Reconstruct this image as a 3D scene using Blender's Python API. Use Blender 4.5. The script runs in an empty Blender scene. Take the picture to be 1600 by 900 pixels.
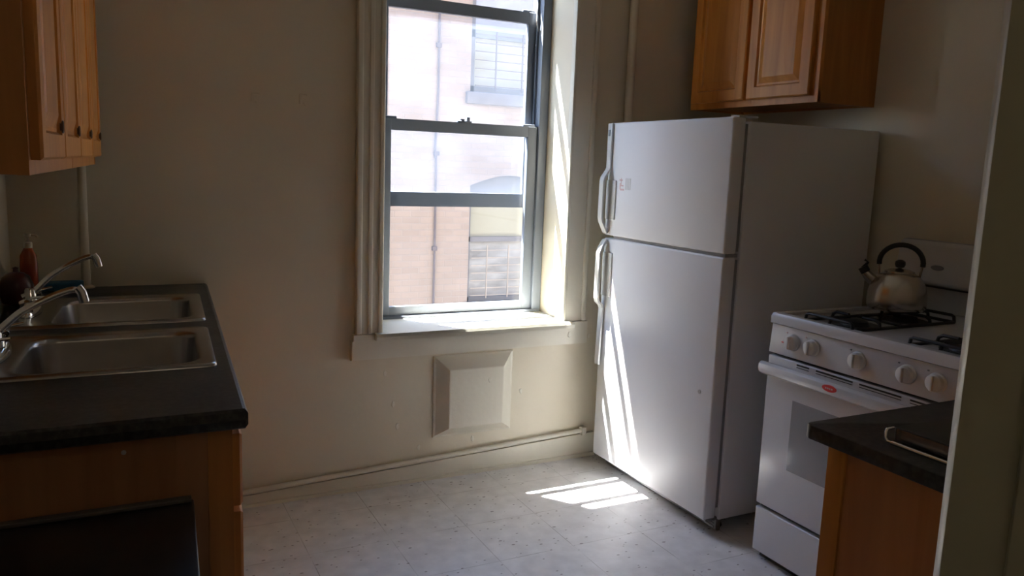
import bpy, bmesh, math, random
from mathutils import Vector, Matrix
random.seed(4)
S = bpy.context.scene
COL = S.collection
PI = math.pi

# ---------------------------------------------------------------- materials
def new_mat(name):
    m = bpy.data.materials.new(name); m.use_nodes = True
    nt = m.node_tree
    b = nt.nodes.get('Principled BSDF')
    return m, nt, b

def N(nt, typ, **kw):
    n = nt.nodes.new(typ)
    for k, v in kw.items(): setattr(n, k, v)
    return n

def pmat(name, col, rough=.5, metal=0., var=.06, vscale=6., bump=0., bscale=40., spec=.5, stretch=(1, 1, 1), coat=0.):
    m, nt, b = new_mat(name)
    tc = N(nt, 'ShaderNodeTexCoord'); mp = N(nt, 'ShaderNodeMapping')
    mp.inputs['Scale'].default_value = stretch
    nt.links.new(tc.outputs['Object'], mp.inputs['Vector'])
    no = N(nt, 'ShaderNodeTexNoise'); no.inputs['Scale'].default_value = vscale; no.inputs['Detail'].default_value = 5
    nt.links.new(mp.outputs[0], no.inputs['Vector'])
    cr = N(nt, 'ShaderNodeValToRGB')
    c0 = [max(0, c * (1 - var)) for c in col]; c1 = [min(1, c * (1 + var)) for c in col]
    cr.color_ramp.elements[0].color = (*c0, 1); cr.color_ramp.elements[0].position = .3
    cr.color_ramp.elements[1].color = (*c1, 1); cr.color_ramp.elements[1].position = .7
    nt.links.new(no.outputs['Fac'], cr.inputs[0]); nt.links.new(cr.outputs[0], b.inputs['Base Color'])
    b.inputs['Roughness'].default_value = rough; b.inputs['Metallic'].default_value = metal
    b.inputs['Specular IOR Level'].default_value = spec
    b.inputs['Coat Weight'].default_value = coat
    if bump:
        n2 = N(nt, 'ShaderNodeTexNoise'); n2.inputs['Scale'].default_value = bscale; n2.inputs['Detail'].default_value = 6
        nt.links.new(mp.outputs[0], n2.inputs['Vector'])
        bu = N(nt, 'ShaderNodeBump'); bu.inputs['Strength'].default_value = bump; bu.inputs['Distance'].default_value = .004
        nt.links.new(n2.outputs['Fac'], bu.inputs['Height']); nt.links.new(bu.outputs[0], b.inputs['Normal'])
    return m

def paint_mat(name, col, rough=.45):
    """old wall paint: slow waviness plus fine orange peel"""
    m, nt, b = new_mat(name)
    tc = N(nt, 'ShaderNodeTexCoord')
    a = N(nt, 'ShaderNodeTexNoise'); a.inputs['Scale'].default_value = 3.; a.inputs['Detail'].default_value = 4
    c = N(nt, 'ShaderNodeTexNoise'); c.inputs['Scale'].default_value = 45.; c.inputs['Detail'].default_value = 6
    v = N(nt, 'ShaderNodeTexVoronoi'); v.inputs['Scale'].default_value = 7.
    for n in (a, c, v): nt.links.new(tc.outputs['Object'], n.inputs['Vector'])
    cr = N(nt, 'ShaderNodeValToRGB')
    cr.color_ramp.elements[0].color = (*[x * .95 for x in col], 1); cr.color_ramp.elements[0].position = .35
    cr.color_ramp.elements[1].color = (*col, 1); cr.color_ramp.elements[1].position = .65
    nt.links.new(a.outputs['Fac'], cr.inputs[0]); nt.links.new(cr.outputs[0], b.inputs['Base Color'])
    b1 = N(nt, 'ShaderNodeBump'); b1.inputs['Strength'].default_value = .35; b1.inputs['Distance'].default_value = .02
    b2 = N(nt, 'ShaderNodeBump'); b2.inputs['Strength'].default_value = .22; b2.inputs['Distance'].default_value = .003
    nt.links.new(a.outputs['Fac'], b1.inputs['Height']); nt.links.new(c.outputs['Fac'], b2.inputs['Height'])
    nt.links.new(b1.outputs[0], b2.inputs['Normal'])
    # a few chips: small voronoi cells centres
    cmpn = N(nt, 'ShaderNodeMath', operation='LESS_THAN'); cmpn.inputs[1].default_value = .055
    nt.links.new(v.outputs['Distance'], cmpn.inputs[0])
    b3 = N(nt, 'ShaderNodeBump'); b3.inputs['Strength'].default_value = .5; b3.inputs['Distance'].default_value = .002
    nt.links.new(cmpn.outputs[0], b3.inputs['Height']); nt.links.new(b2.outputs[0], b3.inputs['Normal'])
    nt.links.new(b3.outputs[0], b.inputs['Normal'])
    b.inputs['Roughness'].default_value = rough
    return m

def wood_mat(name, dark, light, rough=.42, axis='Z'):
    m, nt, b = new_mat(name)
    tc = N(nt, 'ShaderNodeTexCoord'); mp = N(nt, 'ShaderNodeMapping')
    sc = {'Z': (9, 9, .7), 'X': (.7, 9, 9), 'Y': (9, .7, 9)}[axis]
    mp.inputs['Scale'].default_value = sc
    nt.links.new(tc.outputs['Object'], mp.inputs['Vector'])
    no = N(nt, 'ShaderNodeTexNoise'); no.inputs['Scale'].default_value = 2.2; no.inputs['Detail'].default_value = 8; no.inputs['Distortion'].default_value = 1.1
    nt.links.new(mp.outputs[0], no.inputs['Vector'])
    cr = N(nt, 'ShaderNodeValToRGB')
    cr.color_ramp.elements[0].color = (*dark, 1); cr.color_ramp.elements[0].position = .3
    cr.color_ramp.elements[1].color = (*light, 1); cr.color_ramp.elements[1].position = .68
    nt.links.new(no.outputs['Fac'], cr.inputs[0]); nt.links.new(cr.outputs[0], b.inputs['Base Color'])
    b.inputs['Roughness'].default_value = rough
    return m

def floor_mat():
    m, nt, b = new_mat('vinyl_tile')
    tc = N(nt, 'ShaderNodeTexCoord')
    se = N(nt, 'ShaderNodeSeparateXYZ'); nt.links.new(tc.outputs['Object'], se.inputs[0])
    def line(out, off):
        a = N(nt, 'ShaderNodeMath', operation='SUBTRACT'); a.inputs[1].default_value = off - .305 * 20
        nt.links.new(out, a.inputs[0])
        d = N(nt, 'ShaderNodeMath', operation='MODULO'); d.inputs[1].default_value = .305
        nt.links.new(a.outputs[0], d.inputs[0])
        l = N(nt, 'ShaderNodeMath', operation='LESS_THAN'); l.inputs[1].default_value = .0028
        nt.links.new(d.outputs[0], l.inputs[0]); return l.outputs[0]
    mx = N(nt, 'ShaderNodeMath', operation='MAXIMUM')
    nt.links.new(line(se.outputs[0], .603), mx.inputs[0]); nt.links.new(line(se.outputs[1], 3.0), mx.inputs[1])
    brk = N(nt, 'ShaderNodeTexNoise'); brk.inputs['Scale'].default_value = 5.
    nt.links.new(tc.outputs['Object'], brk.inputs['Vector'])
    bm_ = N(nt, 'ShaderNodeMapRange'); bm_.inputs['From Min'].default_value = .35; bm_.inputs['From Max'].default_value = .6
    bm_.inputs['To Max'].default_value = .62
    nt.links.new(brk.outputs['Fac'], bm_.inputs[0])
    ml = N(nt, 'ShaderNodeMath', operation='MULTIPLY'); nt.links.new(mx.outputs[0], ml.inputs[0]); nt.links.new(bm_.outputs[0], ml.inputs[1])
    # base mottling
    no = N(nt, 'ShaderNodeTexNoise'); no.inputs['Scale'].default_value = 14.; no.inputs['Detail'].default_value = 6
    nt.links.new(tc.outputs['Object'], no.inputs['Vector'])
    cr = N(nt, 'ShaderNodeValToRGB')
    cr.color_ramp.elements[0].color = (.60, .595, .60, 1); cr.color_ramp.elements[0].position = .35
    cr.color_ramp.elements[1].color = (.72, .715, .72, 1); cr.color_ramp.elements[1].position = .65
    nt.links.new(no.outputs['Fac'], cr.inputs[0])
    # dark flecks, stretched a little
    mp = N(nt, 'ShaderNodeMapping'); mp.inputs['Scale'].default_value = (1, 1.7, 1); mp.inputs['Rotation'].default_value = (0, 0, .6)
    nt.links.new(tc.outputs['Object'], mp.inputs['Vector'])
    fac = None
    for sc, th in ((34., .17), (17., .13)):
        v = N(nt, 'ShaderNodeTexVoronoi'); v.inputs['Scale'].default_value = sc
        nt.links.new(mp.outputs[0], v.inputs['Vector'])
        lt = N(nt, 'ShaderNodeMath', operation='LESS_THAN'); lt.inputs[1].default_value = th
        nt.links.new(v.outputs['Distance'], lt.inputs[0])
        rnd = N(nt, 'ShaderNodeSeparateColor'); nt.links.new(v.outputs['Color'], rnd.inputs[0])
        gt = N(nt, 'ShaderNodeMath', operation='GREATER_THAN'); gt.inputs[1].default_value = .70
        nt.links.new(rnd.outputs[0], gt.inputs[0])
        mu = N(nt, 'ShaderNodeMath', operation='MULTIPLY'); nt.links.new(lt.outputs[0], mu.inputs[0]); nt.links.new(gt.outputs[0], mu.inputs[1])
        if fac is None: fac = mu.outputs[0]
        else:
            m2 = N(nt, 'ShaderNodeMath', operation='MAXIMUM'); nt.links.new(fac, m2.inputs[0]); nt.links.new(mu.outputs[0], m2.inputs[1]); fac = m2.outputs[0]
    mf = N(nt, 'ShaderNodeMath', operation='MULTIPLY'); mf.inputs[1].default_value = .85; nt.links.new(fac, mf.inputs[0])
    x1 = N(nt, 'ShaderNodeMix', data_type='RGBA'); nt.links.new(mf.outputs[0], x1.inputs['Factor'])
    nt.links.new(cr.outputs[0], x1.inputs['A']); x1.inputs['B'].default_value = (.2, .185, .18, 1)
    x2 = N(nt, 'ShaderNodeMix', data_type='RGBA'); nt.links.new(ml.outputs[0], x2.inputs['Factor'])
    nt.links.new(x1.outputs['Result'], x2.inputs['A']); x2.inputs['B'].default_value = (.12, .11, .10, 1)
    nt.links.new(x2.outputs['Result'], b.inputs['Base Color'])
    b.inputs['Roughness'].default_value = .42
    return m

def brick_mat(name, c1, c2, mortar, sc=1.0):
    m, nt, b = new_mat(name)
    tc = N(nt, 'ShaderNodeTexCoord')
    mp = N(nt, 'ShaderNodeMapping'); mp.inputs['Rotation'].default_value = (PI / 2, 0, 0)
    nt.links.new(tc.outputs['Object'], mp.inputs['Vector'])
    br = N(nt, 'ShaderNodeTexBrick')
    br.inputs['Color1'].default_value = (*c1, 1); br.inputs['Color2'].default_value = (*c2, 1); br.inputs['Mortar'].default_value = (*mortar, 1)
    br.inputs['Scale'].default_value = sc; br.inputs['Mortar Size'].default_value = .008
    br.inputs['Brick Width'].default_value = .215; br.inputs['Row Height'].default_value = .075
    br.inputs['Mortar Smooth'].default_value = .3
    nt.links.new(mp.outputs[0], br.inputs['Vector'])
    no = N(nt, 'ShaderNodeTexNoise'); no.inputs['Scale'].default_value = 1.3; no.inputs['Detail'].default_value = 6
    nt.links.new(tc.outputs['Object'], no.inputs['Vector'])
    mr = N(nt, 'ShaderNodeMapRange'); mr.inputs['To Min'].default_value = .82; mr.inputs['To Max'].default_value = 1.15
    nt.links.new(no.outputs['Fac'], mr.inputs[0])
    mu = N(nt, 'ShaderNodeVectorMath', operation='SCALE'); nt.links.new(br.outputs['Color'], mu.inputs[0]); nt.links.new(mr.outputs[0], mu.inputs['Scale'])
    nt.links.new(mu.outputs[0], b.inputs['Base Color'])
    b.inputs['Roughness'].default_value = .9
    bu = N(nt, 'ShaderNodeBump'); bu.inputs['Strength'].default_value = .5; bu.inputs['Distance'].default_value = .01; bu.invert = True
    nt.links.new(br.outputs['Fac'], bu.inputs['Height']); nt.links.new(bu.outputs[0], b.inputs['Normal'])
    return m

def laminate_mat(name):
    m, nt, b = new_mat(name)
    tc = N(nt, 'ShaderNodeTexCoord')
    no = N(nt, 'ShaderNodeTexNoise'); no.inputs['Scale'].default_value = 70; no.inputs['Detail'].default_value = 6
    n2 = N(nt, 'ShaderNodeTexNoise'); n2.inputs['Scale'].default_value = 9
    for n in (no, n2): nt.links.new(tc.outputs['Object'], n.inputs['Vector'])
    cr = N(nt, 'ShaderNodeValToRGB')
    cr.color_ramp.elements[0].color = (.012, .012, .013, 1); cr.color_ramp.elements[0].position = .42
    cr.color_ramp.elements[1].color = (.038, .037, .036, 1); cr.color_ramp.elements[1].position = .66
    nt.links.new(no.outputs['Fac'], cr.inputs[0]); nt.links.new(cr.outputs[0], b.inputs['Base Color'])
    mr = N(nt, 'ShaderNodeMapRange'); mr.inputs['To Min'].default_value = .3; mr.inputs['To Max'].default_value = .45
    nt.links.new(n2.outputs['Fac'], mr.inputs[0]); nt.links.new(mr.outputs[0], b.inputs['Roughness'])
    return m

def glass_mat(name, dirt, tint=(.97, .985, 1.0)):
    m, nt, b = new_mat(name)
    nt.nodes.remove(b)
    out = [n for n in nt.nodes if n.type == 'OUTPUT_MATERIAL'][0]
    tr = N(nt, 'ShaderNodeBsdfTransparent'); tr.inputs[0].default_value = (*tint, 1)
    gl = N(nt, 'ShaderNodeBsdfGlossy'); gl.inputs['Roughness'].default_value = .02
    tl = N(nt, 'ShaderNodeBsdfTranslucent'); tl.inputs[0].default_value = (.62, .76, 1., 1)
    df = N(nt, 'ShaderNodeBsdfDiffuse'); df.inputs[0].default_value = (.8, .8, .8, 1)
    lf = N(nt, 'ShaderNodeLayerWeight'); lf.inputs['Blend'].default_value = .5
    pw = N(nt, 'ShaderNodeMath', operation='POWER'); nt.links.new(lf.outputs['Facing'], pw.inputs[0]); pw.inputs[1].default_value = 5.
    lw = N(nt, 'ShaderNodeMath', operation='MULTIPLY_ADD'); nt.links.new(pw.outputs[0], lw.inputs[0]); lw.inputs[1].default_value = .8; lw.inputs[2].default_value = .02
    m1 = N(nt, 'ShaderNodeMixShader'); nt.links.new(lw.outputs[0], m1.inputs[0]); nt.links.new(tr.outputs[0], m1.inputs[1]); nt.links.new(gl.outputs[0], m1.inputs[2])
    tc = N(nt, 'ShaderNodeTexCoord'); no = N(nt, 'ShaderNodeTexNoise'); no.inputs['Scale'].default_value = 3.; no.inputs['Detail'].default_value = 5
    mp = N(nt, 'ShaderNodeMapping'); mp.inputs['Scale'].default_value = (1, 1, 2.5)
    nt.links.new(tc.outputs['Object'], mp.inputs[0]); nt.links.new(mp.outputs[0], no.inputs['Vector'])
    mr = N(nt, 'ShaderNodeMapRange'); mr.inputs['From Min'].default_value = .3; mr.inputs['From Max'].default_value = .75
    mr.inputs['To Min'].default_value = dirt * .6; mr.inputs['To Max'].default_value = dirt * 1.4
    nt.links.new(no.outputs['Fac'], mr.inputs[0])
    m2 = N(nt, 'ShaderNodeMixShader'); nt.links.new(mr.outputs[0], m2.inputs[0]); nt.links.new(m1.outputs[0], m2.inputs[1]); nt.links.new(tl.outputs[0], m2.inputs[2])
    nt.links.new(m2.outputs[0], out.inputs['Surface'])
    return m

M = {}
M['wall'] = paint_mat('cream_wall_paint', (.66, .60, .47))
M['trim'] = paint_mat('cream_gloss_trim_paint', (.70, .665, .56), .32)
M['ceil'] = paint_mat('ceiling_paint', (.6, .57, .5))
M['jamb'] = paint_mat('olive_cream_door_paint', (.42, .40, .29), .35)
M['floor'] = floor_mat()
M['oak'] = wood_mat('honey_oak', (.46, .165, .026), (.60, .245, .045))
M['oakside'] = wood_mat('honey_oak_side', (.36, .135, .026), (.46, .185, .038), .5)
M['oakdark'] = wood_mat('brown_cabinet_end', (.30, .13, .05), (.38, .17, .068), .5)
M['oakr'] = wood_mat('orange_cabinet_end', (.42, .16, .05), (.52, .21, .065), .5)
M['lam'] = laminate_mat('black_laminate')
M['alu'] = pmat('grey_window_frame_paint', (.135, .158, .20), .5, 0., .08)
M['fridge'] = pmat('white_fridge_enamel', (.73, .735, .76), .38, 0, .015, 3, .06, 220)
M['enamel'] = pmat('white_stove_enamel', (.58, .585, .61), .25, 0, .02)
M['plastic'] = pmat('white_plastic', (.62, .62, .61), .35, 0, .02)
M['gasket'] = pmat('grey_rubber_gasket', (.25, .25, .26), .6)
M['knob'] = pmat('dark_brown_knob', (.09, .04, .018), .5)
M['black'] = pmat('black_cast_iron', (.012, .012, .013), .5, 0, .2)
M['blackgloss'] = pmat('black_gloss_paint', (.010, .010, .012), .33, 0, .1)
M['blackplastic'] = pmat('black_plastic', (.02, .018, .016), .38, 0, .1)
M['ovenglass'] = pmat('grey_oven_glass', (.25, .25, .265), .12, 0, .03)
M['steel'] = pmat('brushed_stainless_steel', (.36, .34, .33), .27, 1., .05, 20, 0, 40, .5, (1, 8, 1))
M['chrome'] = pmat('chrome', (.78, .77, .76), .09, 1., .02)
M['kettle'] = pmat('satin_steel_kettle', (.52, .47, .41), .26, 1., .04)
M['red'] = pmat('red_badge', (.72, .05, .05), .3)
M['redfade'] = pmat('faded_red_sticker', (.60, .42, .42), .6)
M['greyfade'] = pmat('grey_sticker_residue', (.52, .51, .50), .6)
M['greybadge'] = pmat('grey_badge', (.22, .23, .25), .35)
M['greyrim'] = pmat('dark_grey_edging', (.10, .09, .085), .5)
M['orange'] = pmat('orange_soap', (.27, .045, .008), .25)
M['clear'] = pmat('clear_pump_plastic', (.38, .33, .25), .25)
M['maroon'] = pmat('dark_red_enamel', (.05, .008, .008), .3)
M['blue'] = pmat('blue_sponge', (.015, .10, .20), .8, 0, .15, 40, .4, 120)
M['greenpad'] = pmat('dark_scouring_pad', (.01, .03, .05), .9)
M['glass'] = glass_mat('window_glass', .002)
M['dirtyglass'] = glass_mat('dusty_window_glass', .018)
M['brick'] = brick_mat('salmon_brick', (.26, .222, .196), (.236, .202, .18), (.242, .218, .20))
M['facade'] = brick_mat('brown_brick_facade', (.22, .17, .14), (.19, .15, .125), (.2, .18, .16))
M['lintel'] = pmat('grey_stone', (.12, .12, .13), .8, 0, .1)
M['extframe'] = pmat('grey_exterior_frame', (.13, .14, .16), .6)
M['shade'] = pmat('pale_window_blind', (.27, .28, .235), .8, 0, .05, 2)
M['reflpane'] = pmat('far_pane_painted_reflections', (.22, .24, .255), .3, 0, .35, 3, 0, 40, .5, (1, 1, 2.5))  # blotchy grey reflections painted into the pane colour
M['skyreflpane'] = pmat('far_pane_painted_sky_reflection', (.25, .29, .36), .3, 0, .08)  # bluish sky reflection painted as the pane's base colour
M['cable'] = pmat('dark_cable', (.10, .09, .10), .7)
M['concrete'] = pmat('pale_concrete', (.25, .245, .235), .9)
M['rust'] = pmat('dull_metal', (.3, .29, .28), .4, .8)

# ---------------------------------------------------------------- mesh helpers
class MB:
    def __init__(s): s.bm = bmesh.new()
    def quads(s, vs, fs):
        v = [s.bm.verts.new(p) for p in vs]
        for f in fs:
            try: s.bm.faces.new([v[i] for i in f])
            except ValueError: pass
        return v
    def box(s, x0, x1, y0, y1, z0, z1, xf=None, bev=0.):
        b = bmesh.new()
        v = [b.verts.new((x, y, z)) for z in (z0, z1) for (x, y) in ((x0, y0), (x1, y0), (x1, y1), (x0, y1))]
        for f in ((3, 2, 1, 0), (4, 5, 6, 7), (0, 1, 5, 4), (1, 2, 6, 5), (2, 3, 7, 6), (3, 0, 4, 7)): b.faces.new([v[i] for i in f])
        if bev: bmesh.ops.bevel(b, geom=list(b.edges), offset=bev, segments=3, profile=.5, affect='EDGES')
        s._merge(b, xf); return s
    def _merge(s, b, xf=None):
        idx = {}
        for v in b.verts:
            p = v.co.copy()
            if xf: p = xf(p)
            idx[v] = s.bm.verts.new(p)
        for f in b.faces:
            try: s.bm.faces.new([idx[v] for v in f.verts])
            except ValueError: pass
        b.free()
    def prism(s, pts, lo, hi, axis='Z', xf=None, bev=0.):
        b = bmesh.new()
        def P(a, c, t):
            return {'Z': (a, c, t), 'Y': (a, t, c), 'X': (t, a, c)}[axis]
        A = [b.verts.new(P(a, c, lo)) for a, c in pts]; B = [b.verts.new(P(a, c, hi)) for a, c in pts]
        n = len(pts)
        b.faces.new(A[::-1]); b.faces.new(B)
        for i in range(n): b.faces.new((A[i], A[(i + 1) % n], B[(i + 1) % n], B[i]))
        bmesh.ops.recalc_face_normals(b, faces=list(b.faces))
        if bev: bmesh.ops.bevel(b, geom=list(b.edges), offset=bev, segments=2, profile=.5, affect='EDGES')
        s._merge(b, xf); return s
    def rings(s, rings, cap0=True, cap1=True, xf=None, closed=True):
        b = bmesh.new(); R = []
        for r in rings: R.append([b.verts.new(p) for p in r])
        n = len(R[0])
        for a, c in zip(R[:-1], R[1:]):
            for i in range(n if closed else n - 1):
                b.faces.new((a[i], a[(i + 1) % n], c[(i + 1) % n], c[i]))
        if cap0: b.faces.new(R[0][::-1])
        if cap1: b.faces.new(R[-1])
        s._merge(b, xf); return s
    def lathe(s, prof, c=(0, 0, 0), seg=32, axis='Z', xf=None):
        rr = []
        for r, h in prof:
            ring = []
            for k in range(seg):
                a = 2 * PI * k / seg
                p = (r * math.cos(a), r * math.sin(a), h)
                if axis == 'X': p = (h, r * math.cos(a), r * math.sin(a))
                if axis == 'Y': p = (r * math.sin(a), h, r * math.cos(a))
                ring.append((p[0] + c[0], p[1] + c[1], p[2] + c[2]))
            rr.append(ring)
        return s.rings(rr, True, True, xf)
    def tube(s, pts, r, seg=12, xf=None, sub=0, flat=1.):
        pts = [Vector(p) for p in pts]
        if sub:
            q = []
            for i in range(len(pts) - 1):
                p0 = pts[max(i - 1, 0)]; p1 = pts[i]; p2 = pts[i + 1]; p3 = pts[min(i + 2, len(pts) - 1)]
                for k in range(sub):
                    t = k / sub
                    q.append(.5 * ((2 * p1) + (-p0 + p2) * t + (2 * p0 - 5 * p1 + 4 * p2 - p3) * t * t + (-p0 + 3 * p1 - 3 * p2 + p3) * t ** 3))
            q.append(pts[-1]); pts = q
        n = len(pts); rs = r if isinstance(r, (list, tuple)) else None
        up = None; rr = []
        for i, p in enumerate(pts):
            t = (pts[min(i + 1, n - 1)] - pts[max(i - 1, 0)]).normalized()
            if up is None:
                up = Vector((0, 0, 1)) if abs(t.z) < .9 else Vector((0, 1, 0))
            a = t.cross(up).normalized(); up = a.cross(t).normalized()
            rad = r if rs is None else rs[0] + (rs[1] - rs[0]) * i / (n - 1)
            rr.append([tuple(p + rad * (math.cos(2 * PI * k / seg) * a + flat * math.sin(2 * PI * k / seg) * up)) for k in range(seg)])
        return s.rings(rr, True, True, xf)
    def build(s, name, mat, parent=None, smooth=False, angle=40):
        bmesh.ops.recalc_face_normals(s.bm, faces=list(s.bm.faces))
        me = bpy.data.meshes.new(name); s.bm.to_mesh(me); s.bm.free()
        mats = mat if isinstance(mat, (list, tuple)) else [mat]
        for m in mats: me.materials.append(m)
        o = bpy.data.objects.new(name, me); COL.objects.link(o)
        if smooth:
            for p in me.polygons: p.use_smooth = True
            try: me.set_sharp_from_angle(angle=math.radians(angle))
            except Exception: pass
        if parent is not None:
            o.parent = parent
            o.matrix_parent_inverse = PINV.get(parent.name, parent.matrix_world).inverted() if False else Matrix.Translation(-wloc(parent))
        return o

PINV = {}
def wloc(o):
    v = Vector((0, 0, 0))
    if o.type == 'EMPTY': v = Vector(o.location)
    return v   # meshes sit at the origin of their thing's world frame

def thing(name, label, cat, loc, group=None):
    o = bpy.data.objects.new(name, None); o.empty_display_size = .1; COL.objects.link(o)
    o.location = loc; o['label'] = label; o['category'] = cat
    if group: o['group'] = group
    return o
def tag(o, label, cat, group=None):
    o['label'] = label; o['category'] = cat
    if group: o['group'] = group
    return o
def struct(o, label=None):
    o['kind'] = 'structure'
    if label: o['label'] = label
    return o
def box_obj(name, mat, parent, *a, xf=None, bev=0.):
    return MB().box(*a, xf=xf, bev=bev).build(name, mat, parent, smooth=bev > 0)

# ---------------------------------------------------------------- dimensions (metres)
CEIL = 2.75; YB = 3.20; XR = 2.84
SK = .0624
def LW(y): return -.40 + SK * (y - 1.57)          # the left wall is a few degrees out of square
def lx(p): return Vector((LW(p[1]) + p[0], p[1], p[2]))   # (distance from left wall, y, z) -> room

# ---------------------------------------------------------------- room shell
struct(MB().box(-1.6, XR + .1, -1.6, YB + .1, -.1, 0).build('floor', M['floor']), 'pale speckled vinyl tile floor')
struct(MB().box(-1.6, XR + .1, -1.6, YB + .28, CEIL, CEIL + .1).build('ceiling', M['ceil']))
struct(MB().prism([(LW(-1.5), -1.5), (LW(YB + .2), YB + .2), (LW(YB + .2) - .12, YB + .2), (LW(-1.5) - .12, -1.5)], 0, CEIL).build('wall_left', M['wall']))
struct(MB().box(XR, XR + .1, -1.5, YB + .2, 0, CEIL).build('wall_right', M['wall']))
struct(MB().box(-1.5, XR + .1, -1.6, -1.5, 0, CEIL).build('wall_hall', M['wall']))
WX0, WX1 = 1.018, 1.90        # room side opening
FX0, FX1 = 1.02, 1.898      # frame
ZS, ZH = .675, 2.44
m = MB()
m.prism([(-.75, YB), (WX0, YB), (WX0, 3.48), (-.75, 3.48)], 0, CEIL)
m.prism([(WX1, YB), (XR + .1, YB), (XR + .1, 3.48), (WX1, 3.48)], 0, CEIL)
m.box(WX0, WX1, YB, 3.48, 0, ZS - .012)
m.box(WX0, WX1, YB, 3.48, ZH, CEIL)
struct(m.build('wall_back', M['wall']), 'cream painted wall around the kitchen window')
m = MB()
m.box(-6, 1.06, 3.48, 3.56, -5, 7); m.box(1.88, 10, 3.48, 3.56, -5, 7)
m.box(1.06, 1.88, 3.48, 3.56, -5, .64); m.box(1.06, 1.88, 3.48, 3.56, 2.45, 7)
struct(m.build('wall_exterior', M['facade']), 'brown brick outside face of the kitchen wall')

# near right: doorway jamb the photographer looks past
r = Vector((.839, .545)); l = Vector((-.545, .839))
B = Vector((.6222, .3992)); A = B + .0345 * r + .0047 * l
e1 = (A - B).normalized(); d = Vector((e1.y, -e1.x))
def jp(a, t): q = B + d * a + e1 * t; return (q.x, q.y)
m = MB()
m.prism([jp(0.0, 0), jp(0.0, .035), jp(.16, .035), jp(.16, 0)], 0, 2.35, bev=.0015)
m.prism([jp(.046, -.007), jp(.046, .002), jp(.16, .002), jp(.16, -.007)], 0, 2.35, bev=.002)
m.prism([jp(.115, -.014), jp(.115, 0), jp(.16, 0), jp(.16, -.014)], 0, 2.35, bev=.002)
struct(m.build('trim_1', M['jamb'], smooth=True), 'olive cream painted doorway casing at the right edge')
m = MB()
m.prism([jp(.03, .035), (1.16, .47), (XR, .47), (XR, .34), (1.2, .34), jp(.16, .035)], 0, CEIL)
struct(m.build('wall_front', M['wall']))

# baseboard of the back wall (its top runs out of level), pipe on top is a thing
m = MB()
m.prism([(.20, 0), (2.11, 0), (2.11, .118), (.20, .036)], YB - .016, YB, axis='Y')
m.prism([(.20, 0), (2.11, 0), (2.11, .018), (.20, .012)], YB - .026, YB, axis='Y')
struct(m.build('baseboard_back', M['trim']), 'cream baseboard with a sloping top edge')

# window: casing, stool, apron, frame
m = MB()
def casing(x0, x1, z0, z1, m=m):
    m.box(x0, x1, YB - .022, YB, z0, z1, bev=.004)
m.box(.915, 1.018, YB - .020, YB, ZS + .007, 2.55, bev=.004)
m.box(.905, .93, YB - .030, YB, ZS + .007, 2.55, bev=.006)
m.box(.955, .975, YB - .027, YB, ZS + .007, 2.50, bev=.005)
m.box(1.000, 1.021, YB - .027, YB + .01, ZS + .007, 2.46, bev=.005)
m.box(1.902, 2.02, YB - .020, YB, ZS + .007, 2.55, bev=.004)
m.box(1.995, 2.02, YB - .030, YB, ZS + .007, 2.55, bev=.006)
m.box(1.896, 1.912, YB - .025, YB + .01, ZS + .007, 2.46, bev=.004)
m.box(.905, 2.02, YB - .022, YB, 2.43, 2.55, bev=.004)
struct(m.build('trim_2', M['trim'], smooth=True), 'cream moulded casing around the window')
m = MB()
m.prism([(YB - .054, ZS - .018), (YB - .058, ZS - .002), (YB - .052, ZS + .010), (3.45, ZS + .020), (3.45, ZS - .018)], 1.0185, 1.899, axis='X')
m.prism([(YB - .054, ZS - .018), (YB - .058, ZS - .002), (YB - .052, ZS + .010), (YB - .001, ZS + .012), (YB - .001, ZS - .018)], .985, 1.945, axis='X')
m.prism([(YB - .030, ZS - .020), (YB - .030, ZS + .006), (YB - .001, ZS + .008), (YB - .001, ZS - .020)], .895, 2.03, axis='X')
m.prism([(YB - .0305, .575), (YB - .0305, ZS - .020), (YB, ZS - .020), (YB, .568)], .889, 2.03, axis='X')
struct(m.build('trim_3', M['trim']), 'cream painted window sill and apron')

wf = MB()
for x0, x1 in ((FX0, FX0 + .045), (FX1 - .045, FX1)): wf.box(x0, x1, 3.405, 3.50, .69, ZH, bev=.002)
wf.box(FX0 + .001, FX1 - .001, 3.406, 3.499, ZH - .035, ZH)
wf.box(FX0 + .001, FX1 - .001, 3.402, 3.499, .672, .706, bev=.003)
wf.box(FX1 - .055, FX1 - .044, 3.447, 3.461, .70, ZH - .03)
wf.box(FX0 + .044, FX0 + .062, 3.447, 3.461, .70, ZH - .03)
win = struct(wf.build('window_1', M['alu'], smooth=True), 'dark grey double-hung sash window looking onto a brick building')
def sash(name, x0, x1, y0, y1, z0, z1, st, br, tr, glass):
    m = MB()
    m.box(x0, x0 + st, y0, y1, z0, z1, bev=.003); m.box(x1 - st, x1, y0, y1, z0, z1, bev=.003)
    m.box(x0 + st - .004, x1 - st + .004, y0 + .001, y1 - .001, z0 + .0005, z0 + br); m.box(x0 + st - .004, x1 - st + .004, y0 + .001, y1 - .001, z1 - tr, z1 - .0005)
    s = m.build(name, M['alu'], win, smooth=True)
    g = box_obj('window_pane', glass, s, x0 + st - .004, x1 - st + .004, (y0 + y1) / 2 - .002, (y0 + y1) / 2 + .002, z0 + br - .004, z1 - tr + .004)
    return s
SX0, SX1 = FX0 + .057, FX1 - .047
low = sash('lower_sash', SX0, SX1, 3.418, 3.445, .704, 1.584, .050, .042, .050, M['glass'])
up = sash('upper_sash', SX0, SX1, 3.463, 3.490, 1.198, 2.112, .045, .066, .052, M['dirtyglass'])
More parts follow.
